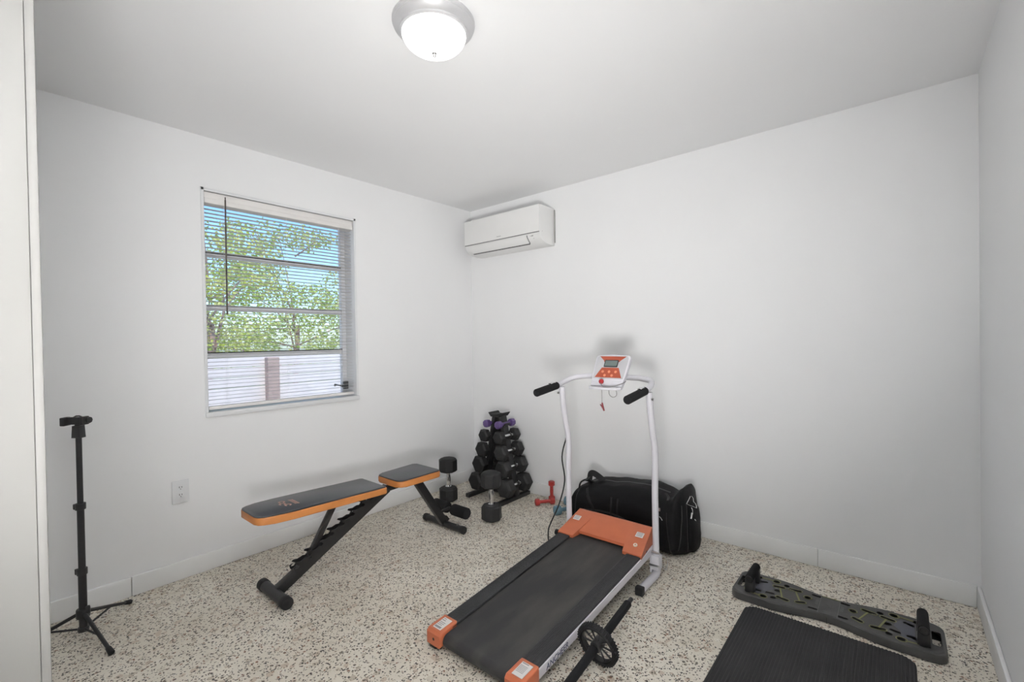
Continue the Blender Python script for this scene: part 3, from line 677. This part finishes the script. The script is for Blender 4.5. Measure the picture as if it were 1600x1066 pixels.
# clamp head faces the room
fwd = Vector((f_.x, f_.y, 0)).normalized(); R3 = Matrix((Vector((r_.x, r_.y, 0)).normalized(), fwd, Vector((0, 0, 1)))).transposed().to_4x4()
MH = Matrix.Translation((TPX, TPY, 0)) @ R3
b = B(); prism(b, [(-.019, .872), (.019, .872), (.015, .925), (-.015, .925)], -.015, .015, 'y', .002); box(b, -.009, .011, -.009, .009, .92, .935, .002); b.transform(MH); obj('ball_head', b, M_plastic, tp)
b = B(); box(b, -.045, .044, -.012, .006, .930, .962, .003); box(b, -.056, -.036, -.028, .008, .926, .963, .004); box(b, .030, .044, -.028, .006, .930, .966, .003); tube(b, [(-.018, -.003, .960), (-.006, -.003, .9665), (.008, -.003, .9668), (.02, -.003, .962)], .003, 8); b.transform(MH); ph = obj('phone_clamp', b, M_plastic, tp)
b = B(); cyl(b, (.044, -.004, .949), (.051, -.004, .949), .008, n=8); cyl(b, (.050, -.004, .949), (.055, -.004, .949), .0135, n=8); b.transform(MH); obj('clamp_knob', b, M_plastic, ph)

# ================================================================= DUFFEL BAG
M_bag = mat('black_nylon', (.0042, .0042, .005), .6, spec=.16, var=.3, vscale=9, bump=.5, bscale=26)
M_strap = mat('black_webbing', (.008, .008, .009), .5, spec=.3, bump=.5, bscale=200)
M_pipe = mat('black_piping', (.014, .014, .015), .4)
bag = thing('duffel_bag', (1.67, -.24, 0), 'large black nylon duffel bag slumped against the back wall behind treadmill', 'bag')
N_S, N_R = 60, 56
keys = [  # x, y_front, y_back, height, squareness
    (1.262, -.33, -.12, .15), (1.278, -.38, -.08, .215), (1.31, -.405, -.055, .262), (1.36, -.41, -.045, .292), (1.44, -.41, -.04, .312), (1.54, -.41, -.04, .322), (1.66, -.412, -.04, .338), (1.78, -.418, -.04, .345),
    (1.88, -.425, -.045, .335), (1.94, -.428, -.05, .322), (1.97, -.426, -.055, .335), (1.995, -.415, -.065, .372), (2.012, -.395, -.08, .380), (2.026, -.36, -.11, .348), (2.034, -.31, -.15, .28)]
def interp(x):
    for a, c in zip(keys, keys[1:]):
        if a[0] <= x <= c[0]:
            t = (x - a[0]) / (c[0] - a[0]); t = t * t * (3 - 2 * t) * .4 + t * .6
            return [a[i] + (c[i] - a[i]) * t for i in range(1, 4)]
    return list(keys[-1][1:])
def sag(p):
    v = Vector((p[0] * 7, p[1] * 9, p[2] * 9)); return noise.noise(v) * .010 + noise.noise(v * 2.7) * .005 + noise.noise(Vector((p[0] * 5, p[1] * 22, p[2] * 22))) * .004
def bag_pt(x, k, out=0):
    yf, yb, h = interp(x); cy, cz = (yf + yb) / 2, h / 2; a = 2 * PI * k
    c, s_ = math.cos(a), math.sin(a); ex = .55
    ux = math.copysign(abs(c) ** ex, c); uz = math.copysign(abs(s_) ** (ex if s_ < 0 else .72), s_)
    y = cy + ux * (yb - yf) / 2; z = cz + uz * h / 2
    # the right end peaks and leans to the wall
    n = Vector((0, c, s_)).normalized()
    d = sag((x, y, z)) + out
    q = Vector((x, y, z)) + n * d
    q.y = min(q.y, -.022); q.z = max(q.z, .0015)
    return q
rsx = [keys[0][0] + (keys[-1][0] - keys[0][0]) * (.5 - .5 * math.cos(PI * i / N_S)) for i in range(N_S + 1)]
b = B(); rs = [[bag_pt(x, k / N_R) for k in range(N_R)] for x in rsx]
def shrink(r, f, dx):
    c = sum((Vector(p) for p in r), Vector()) / len(r); return [c + (p - c) * f + Vector((dx, 0, 0)) for p in r]
# the right end face is gently domed and leans outwards at its foot
end = []
for f, dx in ((.97, .008), (.9, .016), (.72, .022), (.45, .026), (.15, .028)): end.append(shrink(rs[-1], f, dx))
start = []
for f, dx in ((.12, -.02), (.5, -.017), (.85, -.01)): start.append(shrink(rs[0], f, dx))
rs = start + rs + end
vs = rings(b, rs)
for ring_ in vs:
    for v in ring_:
        t = max(0, min(1, (v.co.x - 1.93) / .12)); v.co.x += t * (.022 * (1 - v.co.z / .38))    # foot of the end panel swells
        v.co.z = max(v.co.z, .0015)
shell_probe = b.copy()
from mathutils.bvhtree import BVHTree
bvh = BVHTree.FromBMesh(shell_probe)
obj('shell', b, M_bag, bag, smooth=80)
shell_probe.free()
def onto(p, d, off=.002):
    h = bvh.ray_cast(Vector(p), Vector(d)); return (h[0] + h[1] * off * (1 if h[1].dot(Vector(d)) < 0 else -1)) if h[0] is not None else Vector(p)
def drape(points, d, off=.002, k=8):
    return [onto(p, d, off) for p in smooth_path(points, k)]
# zipper along the top and the two end seams
b = B(); tube(b, drape([(1.36, -.235, 1), (1.5, -.24, 1), (1.7, -.245, 1), (1.92, -.25, 1)], (0, 0, -1), .001), .002, 6, w=.009, up=(0, 0, 1)); zp = obj('zipper', b, M_pipe, bag)
b = B()
for x in (1.355, 1.955):
    pts = [onto((x + .03 * (1 - z / .3) * (1 if x > 1.6 else -1), -1, z), (0, 1, 0), .001) for z in [.02 + .24 * k / 16 for k in range(17)]]
    tube(b, smooth_path(pts, 2), .0035, 6)
obj('piping', b, M_pipe, bag)
# piping on the end panel: two arcs running down
b = B()
for y0_, y1_ in ((-.36, -.40), (-.31, -.33)):
    pts = [onto((3, y0_ + (y1_ - y0_) * k / 12, .30 - .27 * k / 12), (-1, 0, 0), .001) for k in range(13)]; tube(b, pts, .003, 6)
for z0_ in (.155, .148):
    pts = [onto((1.40 + .5 * k / 24, -1, z0_ + .02 * math.sin(k / 5)), (0, 1, 0), .001) for k in range(25)]; tube(b, pts, .0025, 6)
obj('piping', b, M_pipe, bag)
# shoulder strap, carry handles
M_w = .016
b = B(); pts = [onto((1.40 + .13 * t, -1, .30 - .22 * t), (0, 1, 0), .004) for t in [k / 12 for k in range(13)]]
pts = [Vector((1.385, -.30, .335)), Vector((1.39, -.35, .325))] + pts
tube(b, pts, .002, 8, w=.013, up=(0, -1, .4)); obj('shoulder_strap', b, M_strap, bag)
b = B()
for x in (1.60, 1.645, 1.80):
    pts = [onto((x, -1, .27 - .22 * k / 12), (0, 1, 0), .003) for k in range(13)]
    if x < 1.7: tube(b, pts, .0018, 8, w=.007, up=(0, -1, 0))
obj('web_handle', b, M_strap, bag)
b = B(); tube(b, smooth_path([(1.37, -.27, .295), (1.375, -.265, .345), (1.40, -.26, .352), (1.445, -.26, .332), (1.475, -.26, .312)], 5), .0022, 8, w=.02, up=(0, 1, 0)); tube(b, smooth_path([(1.33, -.34, .26), (1.34, -.33, .30), (1.375, -.30, .318), (1.41, -.28, .30)], 5), .006, 8); obj('end_loop', b, M_strap, bag)
b = B(); tube(b, smooth_path([onto((1.90, -.28, 1), (0, 0, -1), .006), onto((1.93, -.31, 1), (0, 0, -1), .012), onto((1.95, -.36, 1), (0, 0, -1), .008)], 5), .0025, 8, w=.01, up=(0, 0, 1)); obj('side_loop', b, M_strap, bag)
b = B(); q = onto((1.915, -1, .265), (0, 1, 0), .004); box(b, q.x - .006, q.x + .006, q.y - .003, q.y + .002, q.z - .012, q.z + .012, .001); q = onto((1.93, -1, .225), (0, 1, 0), .004); tube(b, [q + Vector((-.01, 0, .008)), q, q + Vector((.008, -.002, -.01))], .002, 6); obj('zip_pull', b, M_steel, bag)
# white triangle emblem on the end panel
M_wp = mat('white_print', (.7, .7, .7), .5)
def end_line(bm, yz, r=.002):
    pts = []
    for a, c in zip(yz, yz[1:]):
        for k in range(6): t = k / 5; pts.append(onto((3, a[0] + (c[0] - a[0]) * t, a[1] + (c[1] - a[1]) * t), (-1, 0, 0), .0012))
    pts2 = [pts[0]]
    for p in pts[1:]:
        if (p - pts2[-1]).length > 1e-4: pts2.append(p)
    tube(bm, pts2, .0012, 6, w=r)
b = B(); end_line(b, [(-.235, .322), (-.305, .298), (-.215, .252), (-.195, .300), (-.215, .318)], .003); end_line(b, [(-.285, .245), (-.30, .215)], .006); end_line(b, [(-.27, .205), (-.262, .195)], .006); end_line(b, [(-.268, .268), (-.28, .235)], .002)
obj('emblem', b, M_wp, bag)

# ================================================================= PUSH-UP BOARD
M_brd = mat('board_plastic', (.048, .048, .047), .5, var=.12, vscale=12, bump=.2, bscale=150)
M_olive = mat('olive_print', (.17, .17, .06), .5)
M_bluep = mat('slate_print', (.07, .074, .095), .5)
pb = thing('push_up_board', (2.733, -.485, 0), 'dark folding push-up board with olive markings and two upright grips, beside the mat', 'push-up board')
PX, PY = 2.733, -.483
def halfw(x):
    t = abs(x) / .386
    return .086 + .043 * (.5 - .5 * math.cos(PI * min(1, t / .58)))
out = []
nx = 40
xs = [-.386 + .045 + (.772 - .09) * i / nx for i in range(nx + 1)]
topl = [(x, halfw(x)) for x in xs]
corner = lambda sx, sy: [(sx * (.341 + .045 * math.sin(PI / 2 * k / 6)), sy * (.129 - .045 + .045 * math.cos(PI / 2 * k / 6))) for k in range(1, 7)]
topr = corner(1, 1); out = topl + topr + corner(1, -1)[::-1] + [(x, -halfw(x)) for x in xs[::-1]] + corner(-1, -1) + corner(-1, 1)[::-1]
out = [q for i, q in enumerate(out) if i == 0 or (Vector(q) - Vector(out[i - 1])).length > 1e-4]
def sc(poly, f, g): return [(q[0] * f, q[1] * g) for q in poly]
def slot(cx, cy, a, L, w_):
    o = []; cy *= .97
    for k in range(6): t = -PI / 2 + PI * k / 5; o.append((L / 2 - w_ / 2 + w_ / 2 * math.cos(t), w_ / 2 * math.sin(t)))
    for k in range(6): t = PI / 2 + PI * k / 5; o.append((-L / 2 + w_ / 2 + w_ / 2 * math.cos(t), w_ / 2 * math.sin(t)))
    ca, sa = math.cos(a), math.sin(a); return [(cx + x * ca - y * sa, cy + x * sa + y * ca) for x, y in o]
half = [(.055, .066, 0, .034, .012), (.055, -.066, 0, .034, .012), (.085, .022, .3, .022, .02), (.105, -.045, -.5, .036, .012), (.14, .058, -.2, .046, .013), (.175, -.062, .2, .046, .013), (.178, .078, 0, .022, .02),
        (.205, .045, -.2, .044, .012), (.21, -.080, 0, .022, .02), (.205, -.0, .4, .026, .02), (.225, .092, 0, .026, .022), (.235, -.045, -.2, .044, .012), (.25, -.094, 0, .026, .022), (.275, .05, -.3, .036, .011), (.285, -.052, .2, .036, .011),
        (.30, .088, 0, .026, .02), (.315, -.09, 0, .026, .02), (.312, .0, PI / 2, .034, .014)]
half = [(a, c, g, L_ * 1.15, w2 * 1.25) for a, c, g, L_, w2 in half]
holes = []; thru = []
for s in (-1, 1):
    holes += [slot(s * a, b_ , s * c if c < 1 else c, L_, w2) for a, b_, c, L_, w2 in half]
    thru.append([(s * q[0], q[1]) for q in rounded(.343, .372, -.055, .055, .008, 3)][::(1 if s > 0 else -1)])
def place(bm): bm.transform(Matrix.Translation((PX, PY, 0)))
b = B(); holed(b, sc(out, .972, .93), holes + thru, .033, .036); place(b); obj('top_plate', b, M_brd, pb, smooth=0)
b = B()                                                             # outer skirt
loops = [(1.0, 1.0, .002), (1.0, 1.0, .026), (.993, .982, .033), (.973, .932, .0358), (.97, .925, .02), (.97, .925, .006)]
rings(b, [[(q[0] * f, q[1] * g, z) for q in out] for f, g, z in loops], cap=False)
place(b); obj('skirt', b, M_brd, pb, smooth=40)
b = B(); holed(b, sc(out, .97, .93), thru, .001, .004); place(b); obj('base', b, M_gasket, pb, smooth=0)
b = B()
for s in (-1, 1):
    for (a, c, ang, L_, w2) in [half[3], half[4], half[7], half[10], half[12], half[2], half[5]]:
        o = slot(s * a, c, s * ang, L_ + .010, w2 + .010); i_ = slot(s * a, c, s * ang, L_ + .004, w2 + .004)
        holed(b, o, [i_], .0361, .0369)
    for pts in ([(.11, -.032), (.136, .045)], [(.178, -.05), (.20, .034)], [(.24, .092), (.286, .088)], [(.264, -.094), (.30, -.09)], [(.325, -.088), (.333, -.07)], [(.318, .086), (.332, .07)]):
        strip2(b, [(s * p[0], p[1]) for p in pts], .007, .0361)
strip2(b, [(-.032, .077), (.032, .077)], .006, .0361)
place(b); obj('olive_marking', b, M_olive, pb, smooth=0, kind='stuff')
for s in (-1, 1):
    b = B()
    hh = [slot(s * a, b_, s * c if c < 1 else c, L_ + .004, w2 + .004) for a, b_, c, L_, w2 in (half[13], half[14])]
    poly = [(s * x, y) for x, y in [(.232, .04), (.25, .07), (.29, .072), (.294, -.072), (.25, -.072), (.246, -.028), (.224, 0)]]
    holed(b, poly, hh, .0361, .0364); place(b); obj('slate_panel', b, M_bluep, pb, smooth=0)
b = B()
for s in (-1, 1): box(b, s * .036 - .0012, s * .036 + .0012, -.083, .083, .0355, .0366)
strip2(b, [(-.012, -.004), (.012, -.004)], .003, .0361); strip2(b, [(-.012, .006), (.012, .006)], .002, .0361)
for s in (-1, 1):
    for k in range(3): strip2(b, [(s * (.043 + .004 * k), -.02), (s * (.043 + .004 * k), .03)], .0014, .0361)
place(b); obj('hinge_seam', b, mat('seam_grey', (.10, .10, .10), .5), pb, smooth=0)
b = B(); box(b, -.0012, .0012, -.0930, -.0905, .002, .028); place(b); obj('fold_line', b, M_gasket, pb, smooth=0)
for x in (2.425, 3.05):
    b = B(); y0_, y1_ = -.578, -.428
    tube(b, smooth_path([(x, y0_ - .0, .1), (x, -.50, .101), (x, y1_, .1)], 4), .0185, 18)
    gh = obj('grip_bar', b, M_foam, pb)
    b = B(); cyl(b, (x, y0_ - .001, .1), (x, y0_ - .006, .1), .0165, .013, n=18); obj('end_plug', b, M_gasket, gh)
    for yy in (y0_ + .022, y1_ - .022):
        b = B(); prism(b, [(x - .019, .1), (x + .019, .1), (x + .021, .03), (x - .021, .03)], yy - .02, yy + .016, 'y', .003); obj('grip_leg', b, M_plastic, pb)

# ================================================================= MAT
def mat_yoga():
    m = mat('black_foam_mat', (.03, .03, .031), .75, spec=.25, var=.14, vscale=7, bump=.15, bscale=300); return m
b = B(); mx0, mx1, my0, my1 = 2.428, 3.026, -2.36, -.642
def mat_ext(x):
    r = .055; e = min(x - mx0, mx1 - x)
    return 0 if e >= r else r - math.sqrt(max(0, r * r - (r - e) ** 2))
n = 50; per = (mx1 - mx0) / n; xs = [(mx0, .003)]
for i in range(n):
    for f, z in ((.12, .0105), (.35, .0127), (.65, .0127), (.88, .0105)): xs.append((mx0 + per * (i + f), z))
xs.append((mx1, .003)); ringsm = []
ny = 2
prev = None
rows_t = []
for (x, z) in xs:
    e = mat_ext(x); ya, yb = my0 + e, my1 - e
    pts = [(x, ya, 0), (x, ya, z), (x, ya + .004, z), (x, yb - .004, z), (x, yb, z * .6), (x, yb, 0)]
    rows_t.append([Vector(p) for p in pts])
rings(b, rows_t)
m_ = obj('exercise_mat', b, mat_yoga(), smooth=20)
tag(m_, 'black ribbed foam exercise mat lying on the floor beside the push-up board', 'mat')

# ================================================================= AB ROLLER
ar = thing('ab_roller', (2.087, -1.43, .085), 'black ab roller with spoked wheel and long foam grips beside the treadmill', 'ab roller')
A0 = Vector((2.10, -1.158, .15)); Cw = Vector((2.087, -1.43, .0865)); dv = (A0 - Cw).normalized(); A1 = Cw - dv * .29
xw, yw = frame(dv)
def disc_ring(bm, r_in, r_out, h):
    n = 40; R = lambda r, t: [Cw + dv * t + (xw * math.cos(2 * PI * i / n) + yw * math.sin(2 * PI * i / n)) * r for i in range(n)]
    loops = [R(r_in, -h), R(r_out - .004, -h), R(r_out, -h + .004), R(r_out, h - .004), R(r_out - .004, h), R(r_in, h), R(r_in, -h)]
    rings(bm, loops, cap=False)
b = B(); disc_ring(b, .070, .083, .014)
n = 40
for i in range(n):
    a = 2 * PI * i / n; rdir = xw * math.cos(a) + yw * math.sin(a); p = Cw + rdir * .0835
    cyl(b, p - dv * .0125, p + dv * .0125, .003, n=5)
wh = obj('wheel', b, M_rubber, ar, smooth=40)
b = B()
for i in range(10):
    a = 2 * PI * i / 10; q = [xw * math.cos(a + w_) + yw * math.sin(a + w_) for w_ in (0, .0)]
    cyl(b, Cw + q[0] * .02, Cw + q[0] * .069, .0032, .0042, n=8)
cyl(b, Cw - dv * .02, Cw + dv * .02, .023, n=24, bev=.003)
disc_ring(b, .066, .0705, .010)
obj('spoke_hub', b, M_plastic, ar)
for s in (1, -1):
    tipp = Cw + dv * .275 * s
    b = B(); cyl(b, Cw + dv * .018 * s, tipp, .0095, n=14, bev=.002); hb_ = obj('handle_bar', b, M_plastic, ar)
    b = B(); cyl(b, Cw + dv * .022 * s, Cw + dv * (.245 if s > 0 else .262) * s, .0165, n=20, bev=.003); obj('foam_grip', b, M_foam, hb_)

# ================================================================= OUTSIDE
M_ground = mat('sandy_ground', (.42, .36, .28), .9, var=.15, vscale=3)
b = B(); box(b, -14, -.2, -9, 8, -.5, -.35); struct('ground', b, M_ground, smooth=0)
M_fence = mat('white_fence_board', (.86, .76, .70), .7, var=.06, vscale=5)
M_post = mat('pale_brown_post', (.50, .36, .30), .7, var=.1, vscale=8)
fn = thing('garden_fence', (-2.6, -.4, -.35), 'pale horizontal board fence with wooden post outside the window', 'fence')
FX = -2.6
zb = -.33
while zb < 1.06:
    b = B(); box(b, FX - .02, FX, -3.4, 2.4, zb, zb + .105, .003, 1); o = obj('board', b, M_fence, fn); zb += .112
for y in (-3.2, -.72, 1.4):
    b = B(); box(b, FX, FX + .09, y - .065, y + .065, -.35, 1.11, .006, 1); obj('post', b, M_post, fn)
def mat_leaf(c1, c2, c3):
    m = bpy.data.materials.new('leaf'); m.use_nodes = True; N = m.node_tree.nodes; L = m.node_tree.links
    p = N['Principled BSDF']; p.inputs['Roughness'].default_value = .5
    g = N.new('ShaderNodeObjectInfo'); tc = N.new('ShaderNodeTexCoord'); v = N.new('ShaderNodeTexVoronoi'); v.inputs['Scale'].default_value = 9
    L.new(tc.outputs['Object'], v.inputs['Vector']); sp = N.new('ShaderNodeSeparateColor'); L.new(v.outputs['Color'], sp.inputs[0])
    r = N.new('ShaderNodeValToRGB'); r.color_ramp.elements[0].color = (*c1, 1); r.color_ramp.elements[1].color = (*c3, 1)
    e = r.color_ramp.elements.new(.5); e.color = (*c2, 1); L.new(sp.outputs[0], r.inputs[0]); L.new(r.outputs[0], p.inputs['Base Color'])
    t = N.new('ShaderNodeBsdfTranslucent'); L.new(r.outputs[0], t.inputs[0]); mx = N.new('ShaderNodeMixShader'); mx.inputs[0].default_value = .4
    L.new(p.outputs[0], mx.inputs[1]); L.new(t.outputs[0], mx.inputs[2]); L.new(mx.outputs[0], N['Material Output'].inputs[0]); return m
M_leafA = mat_leaf((.60, .68, .10), (.88, .82, .34), (.32, .44, .10))
M_leafB = mat_leaf((.38, .50, .12), (.64, .70, .20), (.85, .78, .40))
M_bark = mat('pinkish_bark', (.42, .28, .24), .8, var=.2, vscale=12, bump=.4, bscale=30)
def tree(name, label, base, crown, nleaf, ml, seed, lsz=.055, branches=12):
    rnd = random.Random(seed); bx, by = base
    t = thing(name, (bx, by, -.35), label, 'tree')
    b = B(); tube(b, smooth_path([(bx, by, -.35), (bx + .05, by - .06, .5), (bx - .03, by + .04, 1.4), (bx + .03, by, crown[0][2])], 4), [.07 - .045 * k / 12 for k in range(13)], 8)
    obj('trunk', b, M_bark, t)
    b = B()
    for k in range(branches):
        c = crown[rnd.randrange(len(crown))]; z0_ = rnd.uniform(.6, c[2])
        e = Vector((c[0] + rnd.uniform(-.6, .6) * c[3], c[1] + rnd.uniform(-.8, .8) * c[4], c[2] + rnd.uniform(-.5, .8) * c[5])); a = Vector((bx, by, z0_))
        tube(b, smooth_path([a, a.lerp(e, .5) + Vector((0, rnd.uniform(-.1, .1), rnd.uniform(0, .15))), e], 4), [.018 - .014 * q / 8 for q in range(9)], 6)
    obj('branch', b, M_bark, t, kind='stuff')
    verts, faces = [], []
    tot = sum(c[6] for c in crown)
    for c in crown:
        cx, cy, cz, rx, ry, rz, wgt = c
        for k in range(int(nleaf * wgt / tot)):
            while True:
                q = Vector((rnd.uniform(-1, 1), rnd.uniform(-1, 1), rnd.uniform(-1, 1)))
                if q.length < 1: break
            p = Vector((cx + q.x * rx, cy + q.y * ry, cz + q.z * rz))
            if noise.noise(p * 1.9 + Vector((seed, 0, 0))) < -.12: continue
            s_ = lsz * rnd.uniform(.6, 1.3)
            d = Vector((rnd.uniform(-1, 1), rnd.uniform(-1, 1), rnd.uniform(-1, .4))).normalized(); sd = d.cross(Vector((rnd.uniform(-1, 1), rnd.uniform(-1, 1), rnd.uniform(-1, 1)))).normalized() * s_ * .32
            up_ = d.cross(sd).normalized() * s_ * .08
            i = len(verts); verts += [p, p + d * s_ * .45 + sd + up_, p + d * s_, p + d * s_ * .45 - sd + up_]; faces += [(i, i + 1, i + 2), (i, i + 2, i + 3)]
    off = Vector((bx, by, -.35)); me = bpy.data.meshes.new('foliage'); me.from_pydata([v - off for v in verts], [], faces); me.materials.append(ml)
    o = bpy.data.objects.new('foliage', me); COL.objects.link(o); o.parent = t; o['kind'] = 'stuff'
# crown blobs: x, y, z, rx, ry, rz, weight
tree('leafy_tree', 'yellow-green leafy tree beyond the fence, left half of the window view', (-3.9, -.95),
     [(-3.9, -1.0, 1.55, .7, .95, .75, 3), (-4.0, -.55, 2.25, .6, .42, .75, 1.6), (-3.9, -1.45, 2.75, .5, .5, .35, .8), (-3.9, -1.2, 2.05, .5, .6, .35, 1.2)], 10500, M_leafA, 3)
tree('leafy_tree', 'green leafy tree beyond the fence, right half of the window view', (-5.9, 1.1),
     [(-5.75, 1.0, 1.6, .85, 1.4, .85, 3.4), (-5.9, .3, 2.6, .7, .6, .7, 1.0), (-5.9, 2.4, 2.1, .8, .9, .9, 1.3), (-5.9, .9, 3.3, .6, 1.2, .25, .7), (-5.8, -1.0, 1.3, .7, 1.0, .8, 1.2)], 13000, M_leafB, 11, lsz=.07)
